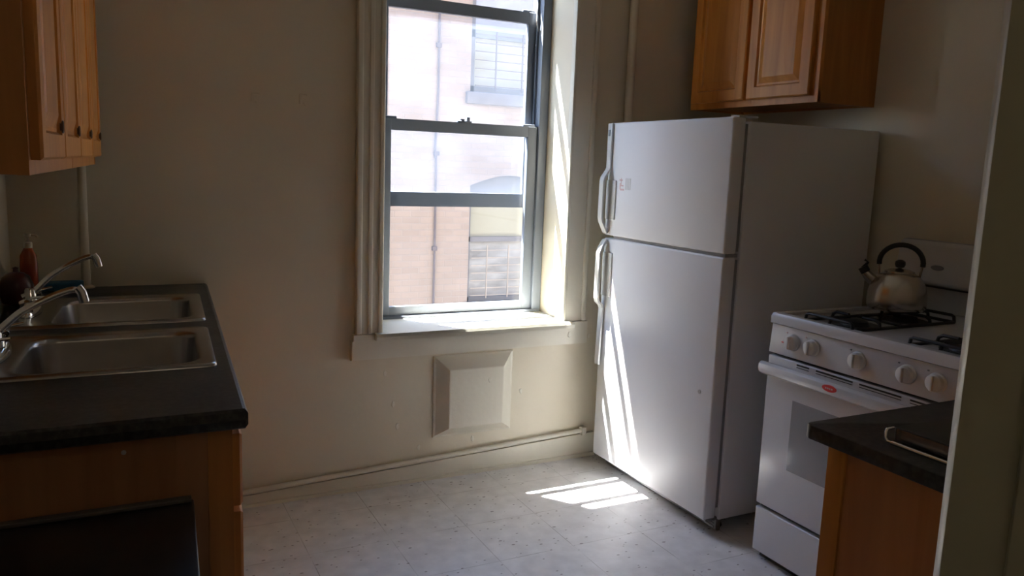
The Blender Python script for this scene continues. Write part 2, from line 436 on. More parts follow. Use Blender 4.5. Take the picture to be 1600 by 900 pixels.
m = MB(); m.box(1.44, 1.51, 3.420, 3.443, 1.584, 1.592, bev=.002); m.box(1.485, 1.50, 3.420, 3.438, 1.590, 1.610, bev=.002)
m.lathe([(.0, 0), (.012, 0), (.012, .01), (0, .01)], (1.465, 3.432, 1.590), 16)
m.build('sash_lock', M['alu'], low, True)
for x0 in (SX0 + .010, SX1 - .075):
    m = MB(); m.box(x0, x0 + .065, 3.423, 3.441, 1.582, 1.594, bev=.003); m.build('tilt_latch', M['alu'], low, True)
for x0 in (SX0 + .010, SX1 - .075):
    m = MB(); m.box(x0, x0 + .065, 3.468, 3.485, 2.110, 2.122, bev=.003); m.build('tilt_latch', M['alu'], up, True)
m = MB(); m.tube([(FX1 - .050, 3.455, 2.42), (FX1 - .052, 3.453, 2.17), (FX1 - .060, 3.445, 2.08), (FX1 - .048, 3.45, 2.02), (FX1 - .054, 3.453, 1.96)], .0028, 8, sub=6)
m.build('balance_cord', M['plastic'], win, True)

# ---------------------------------------------------------------- access panel under the window
m = MB()
def rect(x0, x1, z0, z1, y): return [(x0, y, z0), (x1, y, z0), (x1, y, z1), (x0, y, z1)]
m.rings([rect(1.262, 1.648, .188, .560, YB), rect(1.262, 1.648, .188, .560, YB - .006), rect(1.272, 1.638, .198, .552, YB - .009),
         rect(1.324, 1.590, .232, .500, YB - .040), rect(1.329, 1.585, .237, .495, YB - .041)], False, True)
tag(m.build('wall_panel', M['trim']), 'square bevelled cream panel painted over on the wall below the window', 'wall panel')

rnd = random.Random(9)
for (fx, fz) in ((1.20, .150), (1.46, .158), (1.08, .36), (1.04, .50), (1.70, .36), (1.93, .62), (1.52, .44), (1.10, .26), (2.06, .60)):
    m = MB(); n_ = 7
    yb_ = YB if not (1.32 < fx < 1.6 and fz > .23) else YB - .041
    if 1.9 < fx < 2.03 and fz > .6: yb_ = YB - .0305
    ph = [(.009 + .005 * rnd.random(), .011 + .008 * rnd.random()) for _ in range(n_)]
    def blob(k, yy): return [(fx + k * ph[i][0] * math.cos(2 * PI * i / n_) * .7, yy, fz + k * ph[i][1] * math.sin(2 * PI * i / n_)) for i in range(n_)]
    m.rings([blob(1, yb_ + .0005), blob(.9, yb_ - .0018), blob(.45, yb_ - .0022)], True, True)
    fl = m.build('trim_4', M['trim'], smooth=True); struct(fl)
# pipes
def riser(x, y, rr, z0, label):
    m = MB(); m.tube([(x, y, z0), (x, y, CEIL)], rr, 20)
    m.lathe([(rr + .014, 0), (rr + .014, .004), (rr + .004, .010), (rr + .001, .010)], (x, y, z0), 24)
    return tag(m.build('riser_pipe', M['wall'], smooth=True), label, 'pipe')
riser(2.196, YB - .030, .020, 0, 'cream painted vertical pipe between the window and the fridge')
riser(-.070, YB - .032, .014, .917, 'thin cream vertical pipe rising from the back left corner of the sink counter')
m = MB()
m.tube([(.20, YB - .018, .052), (.9, YB - .018, .083), (1.4, YB - .018, .104), (2.035, YB - .018, .134)], .011, 12)
p = thing('baseboard_pipe', 'thin cream pipe sloping along the top of the baseboard under the window', 'pipe', (.20, YB - .018, .04))
m.build('tube', M['trim'], p, True)
m = MB(); m.box(2.03, 2.055, YB - .034, YB, .112, .152, bev=.004); m.build('end_clip', M['trim'], p, True)
# painted over hooks
for hx, hz, lb in ((.521, 1.612, 'small painted-over hook on the wall, the one farther from the window'), (.700, 1.620, 'small painted-over hook on the wall, the one nearer the window')):
    m = MB(); m.box(hx - .016, hx + .012, YB - .005, YB, hz + .014, hz + .022, bev=.002)
    m.box(hx - .018, hx - .010, YB - .006, YB, hz - .018, hz + .022, bev=.002)
    m.tube([(hx - .002, YB - .002, hz - .010), (hx, YB - .010, hz - .022), (hx + .006, YB - .010, hz - .026)], .003, 8, sub=4)
    tag(m.build('wall_hook', M['wall'], smooth=True), lb, 'hook', 'painted-over wall hooks')

# ---------------------------------------------------------------- raised-panel cabinet door, local frame (a along width, z up, o outward)
def door_mesh(w, h, t=.020, fr=.055, arch=False):
    """returns MB in (a, o, z): a 0..w, o 0..t outward, z 0..h"""
    m = MB()
    def rc(i, o): return [(i, o, i), (w - i, o, i), (w - i, o, h - i), (i, o, h - i)]
    m.rings([rc(0, 0), rc(0, t - .005), rc(.005, t), rc(fr - .006, t), rc(fr, t - .009), rc(fr + .008, t - .010), rc(fr + .030, t - .002), rc(fr + .034, t - .001)], True, True)
    return m
def place(mb, fn):
    for v in mb.bm.verts: v.co = fn(v.co)
    return mb
def knob_mesh(c, nrm, mat_r=.013):
    prof = [(0.0, 0), (.006, 0), (.005, .003), (.008, .005), (.010, .008), (.008, .011), (0, .012)]
    q = Vector((0, 0, 1)).rotation_difference(Vector(nrm))
    m = MB(); m.lathe(prof, (0, 0, 0), 18)
    for v in m.bm.verts: v.co = q @ v.co + Vector(c)
    return m

# upper left cabinet
Y0, Y1 = 1.635, 3.085
t = thing('wall_cabinet', 'honey oak wall cabinet with four narrow doors above the sinks', 'cabinet', (LW(1.6), 1.6, 1.35))
Z0, Z1 = 1.352, 2.45
m = MB()
m.box(.0, .280, Y0, Y0 + .016, Z0, Z1, xf=lx); m.box(.0, .280, Y1 - .016, Y1, Z0, Z1, xf=lx)
m.box(.003, .278, Y0 + .003, Y1 - .003, Z0 + .012, Z0 + .026, xf=lx); m.box(.003, .278, Y0 + .003, Y1 - .003, Z1 - .016, Z1 - .001, xf=lx); m.box(.001, .008, Y0 + .003, Y1 - .003, Z0 + .001, Z1 - .001, xf=lx)
m.box(.262, .2795, Y0 - .0006, Y1, Z0 - .0005, Z0 + .04, xf=lx)
for yy in (Y0 - .0012, Y0 + .72, Y1 - .03): m.box(.262, .2802, yy, yy + .03, Z0, Z1, xf=lx)
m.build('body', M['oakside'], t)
dw = .350
for k in range(4):
    ya = Y0 + .018 + k * .3565
    dm = door_mesh(dw, Z1 - Z0 - .05); place(dm, lambda p: lx((.2805 + p.y, ya + p.x, Z0 + .026 + p.z)))
    dd = dm.build('door', M['oak'], t)
    c = lx((.2990, ya + dw - .07, Z0 + .092)); kb = knob_mesh(c, (1, 0, 0))
    for v in kb.bm.verts: v.co.z = c.z + (v.co.z - c.z) * 1.4; v.co.y = c.y + (v.co.y - c.y) * .8; v.co.x = c.x + (v.co.x - c.x) * .7
    kb.build('knob', M['knob'], dd, True)

# upper right cabinet
Y0, Y1, X0, Z0, Z1 = 2.345, 3.115, 2.515, 1.690, 2.5
t = thing('wall_cabinet', 'honey oak wall cabinet with two raised-panel doors above the fridge', 'cabinet', (2.68, 2.7, Z0))
m = MB()
m.box(X0, XR, Y0, Y0 + .016, Z0, Z1); m.box(X0, XR, Y1 - .016, Y1, Z0, Z1)
m.box(X0 + .003, XR - .003, Y0 + .003, Y1 - .003, Z0 + .010, Z0 + .024); m.box(X0 + .003, XR - .003, Y0 + .003, Y1 - .003, Z1 - .016, Z1 - .001); m.box(XR - .008, XR - .001, Y0 + .003, Y1 - .003, Z0 + .001, Z1 - .001)
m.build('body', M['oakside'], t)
m = MB()
m.box(X0 - .002, X0 + .016, Y0 - .002, Y1, Z0, Z0 + .045, bev=.001); m.box(X0 - .002, X0 + .016, Y0 - .002, Y1, Z1 - .045, Z1)
for yy in (Y0 - .002, (Y0 + Y1) / 2 - .02, Y1 - .045): m.box(X0 - .0025, X0 + .016, yy, yy + .042, Z0, Z1, bev=.001)
m.build('face_frame', M['oak'], t)
for ya, w in ((Y0 + .030, .352), (Y0 + .400, .350)):
    dm = door_mesh(w, Z1 - Z0 - .06); place(dm, lambda p: Vector((X0 - .003 - p.y, ya + p.x, Z0 + .028 + p.z)))
    dm.build('door', M['oak'], t)

# ---------------------------------------------------------------- left base cabinet + counter + sinks
YA, YE = 1.60, 3.195
t = thing('base_cabinet', 'brown oak base cabinet under the two sinks', 'cabinet', (LW(1.6) + .3, 1.6, 0))
CT = .873
m = MB()
m.box(.004, .604, YA, YA + .018, .0, CT, xf=lx); m.box(.004, .604, YE - .018, YE, 0, CT, xf=lx)
m.box(.006, .602, YA + .003, YE - .003, .10, .116, xf=lx); m.box(.005, .012, YA + .003, YE - .003, .001, CT - .001, xf=lx)
m.box(.50, .515, YA, YE, 0, .1, xf=lx)
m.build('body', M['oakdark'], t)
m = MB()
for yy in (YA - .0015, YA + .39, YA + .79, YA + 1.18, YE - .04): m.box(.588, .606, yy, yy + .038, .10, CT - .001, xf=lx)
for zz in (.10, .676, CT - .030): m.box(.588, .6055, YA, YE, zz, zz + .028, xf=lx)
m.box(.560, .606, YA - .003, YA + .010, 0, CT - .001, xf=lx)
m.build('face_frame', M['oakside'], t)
for k in range(4):
    ya = YA + .012 + k * .395
    dm = door_mesh(.375, .152, .019, .028); place(dm, lambda p: lx((.6065 + p.y, ya + p.x, .698 + p.z))); dm.build('drawer', M['oak'], t)
    dm = door_mesh(.375, .555, .019, .055); place(dm, lambda p: lx((.6065 + p.y, ya + p.x, .130 + p.z))); dm.build('door', M['oak'], t)
m = MB(); m.lathe([(0, 0), (.0045, 0), (.0045, .002), (0, .003)], (0, 0, 0), 12)
for v in m.bm.verts: v.co = Vector((.014 + v.co.x, 1.5995 - v.co.z, .842 + v.co.y))
m.build('screw_cap', M['greyfade'], t, True)

# counter with two sink cut-outs
S1 = (.075, .597, 1.905, 2.345); S2 = (.085, .597, 2.455, 2.925)
m = MB()
CW = .634; ZT = .915; ZB = .8745
def nearfix(p):
    # near end is cut square to the room, not to the skewed wall
    return lx(p)
ys = [1.565, S1[2] + .015, S1[3] - .015, S2[2] + .015, S2[3] - .015, 3.197]
hx0, hx1 = .100, .580
def slab(u0, u1, y0, y1): m.box(u0, u1, y0, y1, ZB, ZT, xf=lx)
prof = [(hx1, ZB), (hx1, ZT), (CW - .010, ZT), (CW - .004, ZT - .003), (CW, ZT - .010), (CW, ZB + .008), (CW - .006, ZB)]
m.prism([(a, z) for a, z in prof], ys[0], ys[-1], axis='Y', xf=lx)
slab(.002, hx0, ys[0], ys[-1])
for a, b in ((0, 1), (2, 3), (4, 5)): slab(hx0, hx1, ys[a], ys[b])
m.prism([(ys[0], ZB), (ys[0] - .006, ZB + .004), (ys[0] - .008, ZB + .02), (ys[0] - .006, ZT - .005), (ys[0], ZT)], .002, CW - .006, axis='X', xf=lx)
tag(m.build('countertop', M['lam']), 'black laminate countertop around the two sinks along the left wall', 'countertop')

def rrect(x0, x1, y0, y1, r, z, seg=6):
    pts = []
    for cx, cy, a0 in ((x1 - r, y1 - r, 0), (x0 + r, y1 - r, PI / 2), (x0 + r, y0 + r, PI), (x1 - r, y0 + r, 1.5 * PI)):
        for k in range(seg + 1):
            a = a0 + PI / 2 * k / seg
            pts.append((cx + r * math.cos(a), cy + r * math.sin(a), z))
    return pts
def sink(Sx, label):
    u0, u1, y0, y1 = Sx
    cy = (y0 + y1) / 2
    t = thing('sink', label, 'sink', tuple(lx((u0, cy, ZT))), None)
    b0, b1, c0, c1 = u0 + .105, u1 - .038, y0 + .040, y1 - .040
    m = MB()
    z = ZT + .001
    m.rings([rrect(u0, u1, y0, y1, .022, z), rrect(u0 + .002, u1 - .002, y0 + .002, y1 - .002, .021, z + .006),
             rrect(u0 + .008, u1 - .008, y0 + .008, y1 - .008, .020, z + .009),
             rrect(u0 + .016, u1 - .016, y0 + .016, y1 - .016, .020, z + .0065),
             rrect(b0 - .010, b1 + .010, c0 - .010, c1 + .010, .062, z + .0060),
             rrect(b0, b1, c0, c1, .060, z + .001), rrect(b0 + .003, b1 - .003, c0 + .003, c1 - .003, .058, z - .010),
             rrect(b0 + .012, b1 - .012, c0 + .012, c1 - .012, .052, z - .130),
             rrect(b0 + .026, b1 - .026, c0 + .026, c1 - .026, .050, z - .160),
             rrect(b0 + .060, b1 - .060, c0 + .060, c1 - .060, .040, z - .168)], False, True, xf=lx)
    o = m.build('basin', M['steel'], t, True, 60)
    m = MB(); cc = lx(((b0 + b1) / 2, cy, z - .1675))
    m.lathe([(0, 0), (.045, 0), (.045, .003), (.036, .004), (.030, .001), (0, .001)], cc, 24); m.build('drain', M['chrome'], t, True)
    return t
sink(S1, 'stainless steel drop-in sink nearer the camera')
sink(S2, 'stainless steel drop-in sink nearer the back wall')

def faucet(cy, tip_u, tip_z, label, u=.128, sy=0.):
    t = thing('faucet', label, 'faucet', tuple(lx((u, cy, .925))))
    z = .9235
    m = MB(); m.rings([[(u + .028 * math.cos(a) * k, cy + (.105 * k * (1 if abs(math.sin(a)) < 2 else 1)) * math.sin(a), zz) for a in [2 * PI * i / 32 for i in range(32)]] for k, zz in ((1, z), (1, z + .010), (.88, z + .018), (.6, z + .020))], True, True, xf=lx)
    m.lathe([(.021, 0), (.021, .02), (.016, .028), (.015, .05), (.012, .056), (0, .057)], lx((u, cy, z + .014)), 20)
    m.build('base', M['chrome'], t, True, 50)
    m = MB()
    zt = tip_z
    m.tube([lx((u - .02, cy, z + .044)), lx((u + .01, cy, z + .060)), lx((u + .055, cy + sy * .3, z + .060 + (zt - z - .06) * .45)), lx(((u + tip_u) / 2 + .02, cy + sy * .6, z + .06 + (zt - z - .06) * .78)), lx((tip_u - .02, cy + sy, zt - .001)), lx((tip_u, cy + sy, zt - .002))], [.0095, .0075], 14, sub=8)
    sp = m.build('spout', M['chrome'], t, True)
    m = MB(); m.tube([lx((tip_u - .004, cy + sy, zt + .006)), lx((tip_u + .004, cy + sy, zt - .006)), lx((tip_u + .010, cy + sy, zt - .030))], .0115, 16)
    m.build('aerator', M['chrome'], sp, True)
    for s in (-1, 1):
        hy = cy + s * .076
        m = MB(); m.lathe([(.016, 0), (.015, .018), (.019, .024), (.019, .032), (.010, .037), (0, .038)], lx((u, hy, z + .012)), 18)
        m.tube([lx((u, hy, z + .042)), lx((u + .012, hy + s * .004, z + .052)), lx((u + .046, hy + s * .012, z + .058))], [.0065, .0050], 10, sub=4, flat=.7)
        m.build('handle', M['chrome'], t, True, 60)
    return t
faucet(2.125, .303, 1.072, 'chrome two-handle faucet at the nearer sink')
faucet(2.690, .296, 1.083, 'chrome two-handle faucet at the farther sink', u=.125)

# things by the sink
def at(u, y, z): return lx((u, y, z))
t = thing('soap_bottle', 'orange dish soap bottle with a pump top behind the far sink', 'bottle', tuple(at(.075, 3.03, ZT)))
m = MB(); m.rings([[(at(.078, 3.03, 0).x + r_ * math.cos(a) * 1.0, 3.03 + .66 * r_ * math.sin(a), ZT + .0005 + h) for a in [2 * PI * i / 28 for i in range(28)]] for r_, h in ((.022, 0), (.025, .006), (.026, .10), (.024, .135), (.014, .155), (.012, .160))])
m.build('bottle_body', M['orange'], t, True, 60)
m = MB(); c = at(.078, 3.03, ZT + .1605); m.lathe([(.013, 0), (.013, .018), (.005, .020), (.005, .036), (.011, .037), (.011, .046), (0, .047)], c, 18)
m.tube([(c.x, c.y, c.z + .042), (c.x + .022, c.y, c.z + .042), (c.x + .028, c.y, c.z + .036)], .004, 8); m.build('pump', M['clear'], t, True)
m = MB(); c = at(.062, 2.885, ZT + .0005)
m.lathe([(.030, 0), (.040, .004), (.047, .03), (.047, .06), (.038, .085), (.024, .097), (.008, .102), (.007, .110), (.010, .114), (0, .118)], c, 28)
tag(m.build('canister', M['maroon'], smooth=True), 'dark red rounded canister beside the orange bottle', 'canister')
t = thing('sponge', 'flat blue sponge lying at the back of the sink counter', 'sponge', tuple(at(.16, 3.10, ZT)))
m = MB(); m.box(.105, .225, 3.07, 3.145, ZT + .0085, ZT + .034, xf=lx, bev=.005); m.build('foam', M['blue'], t, True)
m = MB(); m.box(.105, .225, 3.07, 3.145, ZT + .0005, ZT + .008, xf=lx, bev=.002); m.build('scouring_pad', M['greenpad'], t, True)

# black table against the cabinet end
t = thing('side_table', 'glossy black table standing against the end of the sink cabinet', 'table', (-.1, 1.25, 0))
m = MB(); m.box(.0, .530, .93, 1.585, .712, .737, xf=lambda p: Vector((LW(p.y) + p.x + .002, p.y, p.z)), bev=.003); m.build('table_top', M['blackgloss'], t, True)
m = MB(); m.box(.004, .528, 1.568, 1.586, .7372, .746, xf=lx, bev=.002); m.build('back_rim', M['greyrim'], t, True)
m = MB(); m.box(.04, .50, .97, 1.56, .652, .7115, xf=lx); m.build('apron', M['blackgloss'], t)
for u in (.03, .47):
    for y in (.96, 1.53): box_obj('leg', M['blackgloss'], t, u, u + .045, y, y + .045, .0, .700, xf=lx, bev=.003)

# ---------------------------------------------------------------- fridge
FY0, FY1 = 2.268, 3.068
FXF = 2.030
t = thing('refrigerator', 'white top-freezer refrigerator beside the window', 'refrigerator', (2.45, 2.66, 0))
m = MB()
m.box(FXF + .078, 2.80, FY0, FY1, .05, 1.590, bev=.006)
m.build('body', M['fridge'], t, True)
m = MB(); m.box(FXF + .060, FXF + .0785, FY0 + .010, FY1 - .010, .10, 1.08); m.box(FXF + .060, FXF + .0785, FY0 + .010, FY1 - .010, 1.112, 1.580)
m.build('gasket', M['gasket'], t)
def fdoor(name, z0, z1):
    m = MB(); m.box(FXF, FXF + .060, FY0, FY1, z0, z1, bev=.007)
    return m.build(name, M['fridge'], t, True)
fz = fdoor('freezer_door', 1.103, 1.603)
fr = fdoor('fridge_door', .062, 1.090)
m = MB(); m.box(FXF + .012, FXF + .07, FY0 + .004, FY1 - .06, 1.0905, 1.1025); m.build('divider_trim', M['gasket'], t)
# handles: flat bars with a bulge that stands off the door
def handle(parent, path, y0, y1, th=.010):
    m = MB()
    L = [Vector(p) for p in path]
    n = len(L); out = []; inn = []
    for i, p in enumerate(L):
        tt = (L[min(i + 1, n - 1)] - L[max(i - 1, 0)]).normalized(); nn = Vector((tt.y, -tt.x))
        out.append(p + nn * th / 2); inn.append(p - nn * th / 2)
    pts = [(q.x, q.y) for q in out] + [(q.x, q.y) for q in reversed(inn)]
    m.prism(pts, y0, y1, axis='Y', bev=.0015)
    return m.build('handle', M['plastic'], parent, True)
hy0, hy1 = FY1 - .034, FY1 - .002
h1 = handle(fz, [(FXF - .006, 1.600), (FXF - .006, 1.405), (FXF - .012, 1.392), (FXF - .033, 1.362), (FXF - .038, 1.345), (FXF - .038, 1.180), (FXF - .033, 1.163), (FXF - .010, 1.118), (FXF - .004, 1.112)], hy0, hy1)
h2 = handle(fr, [(FXF - .004, 1.082), (FXF - .012, 1.074), (FXF - .033, 1.036), (FXF - .038, 1.020), (FXF - .038, .815), (FXF - .033, .798), (FXF - .014, .782), (FXF - .007, .765), (FXF - .010, .68), (FXF - .014, .52), (FXF - .012, .50)], hy0, hy1)
box_obj('badge', M['greybadge'], fz, FXF - .0135, FXF - .0105, hy0 + .010, hy0 + .024, 1.545, 1.572)
for pz0, pz1, pr in ((1.175, 1.350, fz), (.825, 1.025, fr)):
    m = MB(); m.box(FXF - .006, FXF + .002, FY1 - .078, FY1 - .004, pz0, pz1, bev=.003); m.build('grip_plate', M['plastic'], pr, True)
# faded sticker residue on freezer door: a small doodle and bars
def stick(y0, y1, z0, z1, mat): 
    box_obj('sticker_residue', mat, fz, FXF - .0005, FXF + .001, y0, y1, z0, z1)
m = MB()
def st(y0, y1, z0, z1): m.box(FXF - .0006, FXF + .001, y0, y1, z0, z1)
ys_ = 2.965
st(ys_ - .020, ys_ + .004, 1.350, 1.356); st(ys_ - .006, ys_ + .001, 1.312, 1.340); st(ys_ - .034, ys_ - .004, 1.308, 1.316); st(ys_ - .028, ys_ - .012, 1.326, 1.332); st(ys_ - .012, ys_ - .008, 1.326, 1.362)
m.build('sticker_residue', M['redfade'], fz)
m = MB()
for k in range(4): st(ys_ - .048 - .011 * k, ys_ - .043 - .011 * k, 1.312, 1.362)
m.build('sticker_bars', M['greyfade'], fz)
# plug, hinge, grille
m = MB(); m.lathe([(0, 0), (.008, 0), (.008, -.003), (0, -.004)], (FXF, FY0 + .075, .560), 16, axis='X'); m.build('hole_plug', M['greyfade'], fr, True)
m = MB(); m.box(FXF + .03, FXF + .12, FY0 + .006, FY0 + .05, 1.6035, 1.610, bev=.002); m.build('top_hinge', M['plastic'], t, True)
m = MB(); m.box(FXF + .075, FXF + .09, FY0 + .01, FY1 - .01, .008, .055); 
for k in range(3): m.box(FXF + .070, FXF + .076, FY0 + .02, FY1 - .02, .014 + k * .013, .020 + k * .013)
m.build('toe_grille', M['gasket'], t)
m = MB(); m.box(FXF + .02, FXF + .10, FY0 + .010, FY0 + .05, .048, .060, bev=.002); m.box(FXF + .085, FXF + .10, FY0 + .012, FY0 + .04, .0, .052); m.build('bottom_hinge', M['rust'], t, True)
for y in (FY0 + .05, FY1 - .07):
    for x in (FXF + .12, 2.74): 
        m = MB(); m.lathe([(.016, 0), (.018, .006), (.012, .02), (.010, .051)], (x, y, 0), 14); m.build('foot', M['blackplastic'], t, True)

# ---------------------------------------------------------------- stove
SY0, SY1, SXF, SXB = 1.312, 2.072, 2.100, 2.790
t = thing('gas_stove', 'white four-burner gas stove with five knobs beside the fridge', 'stove', (2.45, 1.69, 0))
m = MB(); m.box(SXF + .030, SXB, SY0 + .004, SY1 - .004, .02, .872); m.build('body', M['enamel'], t)
m = MB()
m.prism([(SXF - .004, .884), (SXF - .004, .908), (SXF + .004, .918), (SXF + .030, .920), (SXF + .050, .908), (SXB - .10, .908), (SXB - .08, .920), (SXB, .920), (SXB, .874), (SXF + .02, .874)], SY0, SY1, axis='Y')
m.box(SXF + .004, SXB - .05, SY0, SY0 + .022, .90, .920, bev=.004); m.box(SXF + .004, SXB - .05, SY1 - .022, SY1, .90, .920, bev=.004)
m.build('cooktop', M['enamel'], t, True)
m = MB(); m.prism([(SXF + .030, .880), (SXF + .004, .880), (SXF - .004, .778), (SXF + .030, .778)], SY0 + .002, SY1 - .002, axis='Y', bev=.002)
cp = m.build('control_panel', M['enamel'], t, True)
m = MB(); m.box(SXF + .016, SXF + .032, SY0 + .004, SY1 - .004, .770, .781); m.build('panel_gap', M['blackplastic'], t)
for y in (1.964, 1.879, 1.695, 1.520, 1.423):
    kx = SXF - .0005
    m = MB(); m.lathe([(.0, 0), (.030, 0), (.029, -.006), (.0265, -.008), (.0250, -.020), (.022, -.0225), (0, -.0235)], (kx, y, .832), 30, axis='X')
    kb = m.build('knob', M['plastic'], cp, True)
    m = MB(); m.box(kx - .0315, kx - .0225, y - .0045, y + .0045, .832 - .022, .832 + .022, bev=.002); m.build('grip', M['plastic'], kb, True)
    m = MB(); m.box(SXF - .0008, SXF + .003, y + .030, y + .035, .858, .862); 
    m.build('knob_mark', M['greybadge'] if y < 1.8 else M['redfade'], cp)
# small red igniter print by the left knob
m = MB(); m.box(SXF - .0030, SXF + .002, 2.006, 2.016, .822, .825); m.build('red_print', M['red'], cp)
# oven door
od = MB(); od.box(SXF - .004, SXF + .028, SY0 + .002, SY1 - .002, .212, .768, bev=.005)
ovd = od.build('oven_door', M['enamel'], t, True)
m = MB()
for (a, b) in ((1.882, 1.936), (1.704, 1.852), (1.528, 1.678), (1.350, 1.498)):
    m.box(SXF - .0056, SXF + .001, a, b, .7575, .7625); m.box(SXF - .0056, SXF + .001, a, b, .7500, .7520)
m.build('vent_slot', M['blackplastic'], ovd)
m = MB()
hp = [(SXF - .006, .700), (SXF - .022, .698), (SXF - .034, .706), (SXF - .038, .720), (SXF - .036, .736), (SXF - .024, .744), (SXF - .014, .742), (SXF - .006, .735)]
m.prism(hp, SY0 - .004, SY1 + .010, axis='Y', bev=.002)
hd = m.build('handle', M['enamel'], ovd, True)
m = MB()
m.rings([[(SXF - .0375 + dx, 1.763 + .029 * k * math.cos(a), .726 + .0115 * k * math.sin(a)) for a in [2 * PI * i / 28 for i in range(28)]] for k, dx in ((1, .003), (1, -.0015), (.9, -.0025))])
bd = m.build('badge', M['red'], hd, True)
m = MB(); 
for yy, w in ((1.751, .006), (1.759, .004), (1.767, .006), (1.775, .005)): m.box(SXF - .0408, SXF - .0395, yy - w / 2, yy + w / 2, .7235, .7285)
m.build('badge_script', M['redfade'], bd)
m = MB(); m.box(SXF - .0052, SXF + .001, 1.445, 1.940, .380, .632, bev=.0005); m.build('oven_window', M['ovenglass'], ovd, True)
m = MB(); m.box(SXF - .004, SXF + .028, SY0 + .002, SY1 - .002, .030, .198, bev=.005); m.build('drawer', M['enamel'], t, True)
m = MB(); m.box(SXF + .02, SXF + .032, SY0 + .006, SY1 - .006, .196, .214); m.box(SXF + .03, SXF + .05, SY0 + .01, SY1 - .01, 0, .03); m.build('shadow_gap', M['blackplastic'], t)
# backguard
m = MB(); 
m.prism([(SXB - .045, .9205), (SXB - .050, 1.012), (SXB - .075, 1.020), (SXB - .080, 1.03), (SXB - .062, 1.165), (SXB - .050, 1.178), (SXB - .012, 1.180), (SXB, 1.170), (SXB, .9205)], SY0 + .004, SY1 - .004, axis='Y', bev=.004)
bg = m.build('backguard', M['enamel'], t, True)
m = MB(); m.rings([[(SXB - .0725 + dx, 1.895 + .026 * k * math.cos(a), 1.085 + .010 * k * math.sin(a)) for a in [2 * PI * i / 28 for i in range(28)]] for k, dx in ((1, .006), (1, -.002), (.9, -.003))])
m.build('badge', M['greybadge'], bg, True)
m = MB(); m.box(SXB - .068, SXB - .044, SY0 + .01, SY1 - .01, 1.010, 1.0155); m.build('vent_gap', M['blackplastic'], bg)
# burners and grates
def burner(x, y, par, rr=.040):
    m = MB(); m.lathe([(rr * 1.9, 0), (rr * 1.9, .002), (rr * 1.2, -.0005), (rr, .010), (rr * 1.0, .014), (rr * .85, .016), (0, .017)], (x, y, .9085), 28)
    m.build('burner', M['black'], par, True)
for (gy0, gy1) in ((1.750, 1.946), (1.350, 1.545)):
    cx0, cx1 = SXF + .027, SXF + .534
    yc = (gy0 + gy1) / 2
    b = .0055
    m = MB(); zt_, zb = .9380, .9145
    # lower frame ring and raised end loops
    def bar(p, q, rad=b): m.tube([p, q], rad, 8)
    for y in (gy0, gy1):
        bar((cx0, y, zb), (cx1, y, zb))
    for x in (cx0, cx1, (cx0 + cx1) / 2): bar((x, gy0, zb), (x, gy1, zb))
    for x in (cx0, cx1):
        m.tube([(x, gy0, zb), (x, gy0 + .004, zt_ - .004), (x, gy0 + .012, zt_), (x, gy1 - .012, zt_), (x, gy1 - .004, zt_ - .004), (x, gy1, zb)], b, 8)
    for bx in (cx0 + .128, cx1 - .128):
        for k in range(4):
            a = PI / 2 * k
            dx, dy = math.cos(a), math.sin(a)
            L = .124 if k % 2 == 0 else (gy1 - gy0) / 2
            m.tube([(bx + dx * .028, yc + dy * .028, zt_), (bx + dx * (L - .018), yc + dy * (L - .018), zt_), (bx + dx * (L - .004), yc + dy * (L - .004), zt_ - .008), (bx + dx * L, yc + dy * L, zb)], b, 8)
    g = m.build('grate', M['black'], t, True)
    for bx in (cx0 + .128, cx1 - .128): burner(bx, yc, t)

# kettle on the far rear burner
KX, KY, KZ = 2.497, 1.884, .9440
kd = Vector((-.62, .785, 0))      # spout direction
t = thing('kettle', 'steel whistling kettle with a black arched handle on the stove', 'kettle', (KX, KY, KZ))
prof = [(0, 0), (.086, 0), (.093, .004), (.0975, .014), (.0985, .034), (.0965, .062), (.088, .092), (.073, .116), (.052, .1315), (.048, .1330)]
m = MB(); m.lathe(prof, (KX, KY, KZ), 40); m.build('kettle_body', M['kettle'], t, True, 60)
m = MB(); m.lathe([(.050, .132), (.049, .137), (.032, .143), (.008, .146), (.006, .150), (0, .151)], (KX, KY, KZ), 30); ld = m.build('lid', M['kettle'], t, True)
m = MB(); m.lathe([(.006, .148), (.014, .151), (.0180, .161), (.0165, .171), (.008, .177), (0, .178)], (KX, KY, KZ), 24); m.build('lid_knob', M['blackplastic'], ld, True)
def kp(s, z): return (KX + kd.x * s, KY + kd.y * s, KZ + z)
m = MB(); m.tube([kp(.070, .088), kp(.098, .110), kp(.114, .130)], [.021, .014], 16, sub=3); sp = m.build('spout', M['kettle'], t, True)
m = MB(); m.tube([kp(.108, .124), kp(.120, .142)], .017, 16); m.tube([kp(.120, .138), kp(.104, .160), kp(.116, .168)], [.006, .004], 8); m.build('whistle', M['blackplastic'], sp, True)
pts = []
for k in range(19):
    a = math.radians(-8 + 196 * k / 18)
    pts.append(kp(.070 * math.cos(a) - .002, .166 + .064 * math.sin(a)))
m = MB(); m.tube(pts, .0095, 12, flat=.9); hh = m.build('handle', M['blackplastic'], t, True)
for a_, b_ in ((.067, .064), (-.071, -.064)):
    m = MB(); m.tube([kp(a_, .160), kp(b_, .108)], .004, 8); m.build('handle_bracket', M['kettle'], t, True)

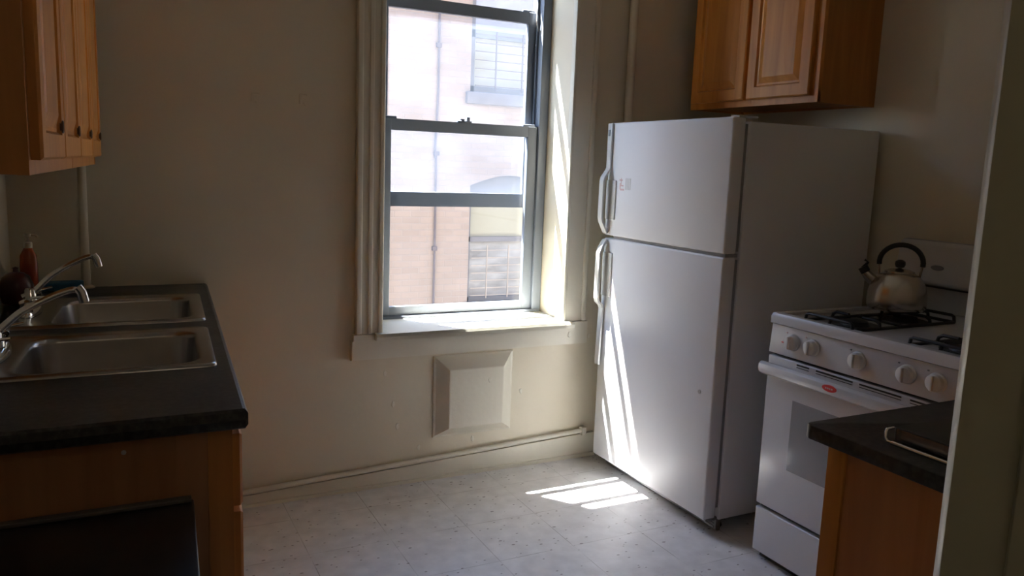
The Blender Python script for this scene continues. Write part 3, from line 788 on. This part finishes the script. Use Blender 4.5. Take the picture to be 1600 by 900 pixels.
# ---------------------------------------------------------------- near right counter and cabinet
t = thing('base_cabinet', 'orange oak base cabinet with a plain end panel in the right foreground', 'cabinet', (1.9, .8, 0))
m = MB(); m.box(1.262, XR - .01, .480, 1.052, .0, .886); m.build('body', M['oakr'], t)
m = MB(); m.box(1.2565, 1.30, 1.020, 1.062, 0, .886, bev=.001)
for xx in (1.78, 2.30, XR - .05): m.box(xx, xx + .04, 1.0525, 1.062, .1, .886)
for zz in (.10, .68, .85): m.box(1.26, XR - .01, 1.0525, 1.0615, zz, zz + .03)
m.build('face_frame', M['oak'], t, True)
for k in range(3):
    xa = 1.285 + k * .515
    dm = door_mesh(.495, .150, .019, .028); place(dm, lambda p: Vector((xa + p.x, 1.0625 + p.y, .70 + p.z))); dm.build('drawer', M['oak'], t)
    dm = door_mesh(.495, .555, .019, .055); place(dm, lambda p: Vector((xa + p.x, 1.0625 + p.y, .13 + p.z))); dm.build('door', M['oak'], t)
m = MB()
r0 = .012
m.prism([(1.222, .478), (XR - .003, .478), (XR - .003, 1.100), (1.240, 1.100), (1.230, 1.096), (1.224, 1.086)], .8868, .9165, bev=.004)
tag(m.build('countertop', M['lam'], smooth=True), 'black speckled laminate countertop in the right foreground', 'countertop')
t = thing('warming_tray', 'low black tray with a chrome handle bar on the right foreground counter', 'tray', (1.5, .75, .9165))
m = MB(); m.box(1.295, 1.72, .56, .950, .9215, .9465, bev=.002); m.build('tray_body', M['blackgloss'], t, True)
for x in (1.32, 1.69):
    for y in (.60, .92):
        m = MB(); m.lathe([(.010, 0), (.010, .006)], (x, y, .9170), 12); m.build('foot', M['blackplastic'], t, True)
m = MB(); m.box(1.2932, 1.2948, .565, .945, .9235, .9445); m.build('front_panel', M['steel'], t)
m = MB(); m.tube([(1.294, .952, .9440), (1.276, .952, .9435), (1.2735, .951, .9400), (1.2735, .951, .9275), (1.2735, .946, .9225), (1.2735, .935, .9220), (1.2735, .62, .9220), (1.2735, .60, .9225), (1.294, .598, .9240)], .0027, 10)
m.tube([(1.2735, .938, .9222), (1.2735, .62, .9222)], .0042, 12)
m.build('handle', M['chrome'], t, True)

# ---------------------------------------------------------------- outside
struct(MB().box(-8, 12, 3.46, 16, -5.1, -5).build('ground_outside', M['concrete']))
YO = 9.0
b = thing('apartment_building', 'salmon brick apartment building seen through the window', 'building', (3.5, YO, -5))
W1 = (3.94, 5.04, 2.25, 3.95); W2 = (3.975, 5.07, -.32, 1.24)
BX0, BX1, BZ1 = -5, 11, 4.9
m = MB()
m.box(BX0, W1[0], YO, YO + .35, -5, BZ1)
m.box(W2[1], BX1, YO, YO + .35, -5, BZ1)
m.box(W1[0], W2[1], YO, YO + .35, W1[3], BZ1)
m.box(W1[0], W2[0], YO, YO + .35, -5, W1[2])
arch = [(W2[0], W1[2])] + [(W2[1], W1[2])]
n = 12
pts = [(W2[0], W1[2]), (W2[0], W2[3] - .10)]
for k in range(1, n): 
    s_ = k / n; pts.append((W2[0] + (W2[1] - W2[0]) * s_, W2[3] - .10 + .13 * math.sin(PI * s_)))
pts += [(W2[1], W2[3] - .10), (W2[1], W1[2])]
m.prism(pts, YO, YO + .35, axis='Y')
m.box(W2[0], W2[1], YO, YO + .35, -5, W2[2])
m.box(W1[1], W2[1], YO, YO + .35, W1[2], W1[3])
m.box(BX0, BX1, YO + .35, YO + 6, -5, BZ1)
m.build('brick_wall', M['brick'], b)
m = MB(); m.box(W1[0] - .06, W1[1] + .06, YO - .06, YO + .12, W1[2] - .14, W1[2], bev=.01); m.build('window_sill', M['lintel'], b, True)
m = MB(); m.box(W2[0] - .06, W2[1] + .06, YO - .05, YO + .12, W2[2] - .12, W2[2], bev=.01); m.build('window_sill', M['lintel'], b, True)
# upper far window: frame, upper pane with sky reflection painted in, blind pane, security bars
m = MB(); x0, x1, z0, z1 = W1
for a, c in ((x0, x0 + .09), (x1 - .09, x1)): m.box(a, c, YO + .10, YO + .18, z0, z1)
for a, c in ((z0, z0 + .08), (z1 - .08, z1), (2.90, 2.99)): m.box(x0, x1, YO + .10, YO + .18, a, c)
f1 = m.build('window_frame', M['extframe'], b)
box_obj('upper_pane', M['skyreflpane'], f1, x0 + .09, x1 - .09, YO + .135, YO + .145, 2.98, z1 - .08)
box_obj('lower_pane', M['shade'], f1, x0 + .09, x1 - .09, YO + .135, YO + .145, z0 + .08, 2.91)
m = MB()
for k in range(7): m.box(x0 + .08, x1 - .02, YO + .04, YO + .052, z0 + .08 + k * .100, z0 + .090 + k * .100)
for xx in (x0 + .34, x0 + .70, x1 - .06): m.box(xx, xx + .014, YO + .03, YO + .045, z0 + .04, z0 + .73)
m.build('security_bars', M['cable'], f1)
# lower far window, arched
x0, x1, z0, z1 = W2
m = MB()
for a, c in ((x0, x0 + .06), (x1 - .06, x1)): m.box(a, c, YO + .10, YO + .18, z0, z1)
for a, c in ((z0, z0 + .06), (.44, .50)): m.box(x0, x1, YO + .10, YO + .18, a, c)
pts = [(x0, 1.0)]
for k in range(n + 1):
    s_ = k / n; pts.append((x0 + (x1 - x0) * s_, z1 - .10 + .13 * math.sin(PI * s_)))
pts.append((x1, 1.0))
m.prism(pts, YO + .09, YO + .17, axis='Y')
f2 = m.build('window_frame', M['extframe'], b)
box_obj('upper_pane', M['shade'], f2, x0 + .05, x1 - .05, YO + .135, YO + .145, .49, 1.02)
box_obj('lower_pane', M['reflpane'], f2, x0 + .05, x1 - .05, YO + .135, YO + .145, z0 + .05, .45)
m = MB()
for k in range(7): m.box(x0 + .06, x1 - .06, YO + .05, YO + .058, z0 + .08 + k * .095, z0 + .088 + k * .095)
for k in range(3): m.box(x0 + .27 + k * .3, x0 + .282 + k * .3, YO + .04, YO + .05, z0 + .05, z0 + .72)
m.build('security_bars', M['rust'], f2)
m = MB(); m.tube([(3.525, YO - .02, -4.9), (3.52, YO - .02, .9), (3.50, YO - .022, 1.5), (3.525, YO - .02, 2.3), (3.515, YO - .02, 4), (3.52, YO - .02, 4.8)], .012, 8, sub=6)
for zz in (.35, 1.48, 2.72): m.box(3.49, 3.55, YO - .035, YO, zz, zz + .05)
tag(m.build('wall_cable', M['cable'], smooth=True), 'thin dark cable running down the brick building outside', 'cable')

# ---------------------------------------------------------------- light
w = bpy.data.worlds.new('sky'); S.world = w; w.use_nodes = True
nt = w.node_tree; bg = nt.nodes['Background']
sky = nt.nodes.new('ShaderNodeTexSky'); sky.sky_type = 'NISHITA'; sky.sun_disc = False
sky.sun_elevation = math.radians(66); sky.sun_rotation = math.radians(-35)
sky.air_density = 1.0; sky.dust_density = 1.0; sky.ozone_density = 1.2
nt.links.new(sky.outputs[0], bg.inputs[0]); bg.inputs[1].default_value = 1.0
sd = bpy.data.lights.new('sun', 'SUN'); sd.energy = 90; sd.angle = math.radians(.6); sd.color = (1, .965, .90)
so = bpy.data.objects.new('sun', sd); COL.objects.link(so)
dirv = Vector((.288, -.37, -1.0)); so.rotation_euler = dirv.to_track_quat('-Z', 'Y').to_euler(); so.location = (0, 6, 8)
pl = bpy.data.lights.new('window_portal', 'AREA'); pl.shape = 'RECTANGLE'; pl.size = .84; pl.size_y = 1.85
pl.cycles.is_portal = True
po = bpy.data.objects.new('window_portal', pl); COL.objects.link(po); po.location = (1.47, 3.575, 1.55); po.rotation_euler = (-PI / 2, 0, 0)

t = thing('added_fill_lamp', 'added fill lamp with a round base, unseen behind the camera', 'lamp', (.55, -.95, CEIL))  # unseen fixture and weak fill light, added to brighten faces turned to the camera
m = MB(); m.lathe([(.0, 0), (.12, 0), (.12, -.02), (0, -.02)], (.55, -.95, CEIL), 28); m.build('base', M['plastic'], t, True)
hl = bpy.data.lights.new('added_fill_light', 'POINT'); hl.energy = 1.7; hl.color = (1, .86, .68); hl.shadow_soft_size = .1
ho = bpy.data.objects.new('added_fill_light', hl); COL.objects.link(ho); ho.location = (.55, -.95, 2.55)

# ---------------------------------------------------------------- camera
F, PT, RL, YW = 1250.685, math.radians(8.71354), math.radians(2.13638), math.radians(27.05947)
cd = bpy.data.cameras.new('camera'); co = bpy.data.objects.new('camera', cd); COL.objects.link(co)
cd.sensor_width = 36; cd.lens = 36 * F / 1600; cd.clip_start = .02; cd.clip_end = 200
fw = Vector((math.sin(YW) * math.cos(PT), math.cos(YW) * math.cos(PT), -math.sin(PT)))
rt = Vector((math.cos(YW), -math.sin(YW), 0)); upv = rt.cross(fw)
rt2 = rt * math.cos(RL) + upv * math.sin(RL); up2 = -rt * math.sin(RL) + upv * math.cos(RL)
mw = Matrix((rt2, up2, -fw)).transposed().to_4x4(); mw.translation = Vector((0, 0, 1.40))
co.matrix_world = mw
S.camera = co

S.view_settings.view_transform = 'Standard'; S.view_settings.look = 'None'
S.view_settings.exposure = 0.66; S.view_settings.gamma = 1; S.view_settings.use_curve_mapping = False
c = S.cycles
c.max_bounces = 16; c.diffuse_bounces = 10; c.glossy_bounces = 6; c.transmission_bounces = 8; c.transparent_max_bounces = 16
c.use_denoising = True; c.sample_clamp_indirect = 8.0; c.caustics_reflective = False; c.caustics_refractive = False
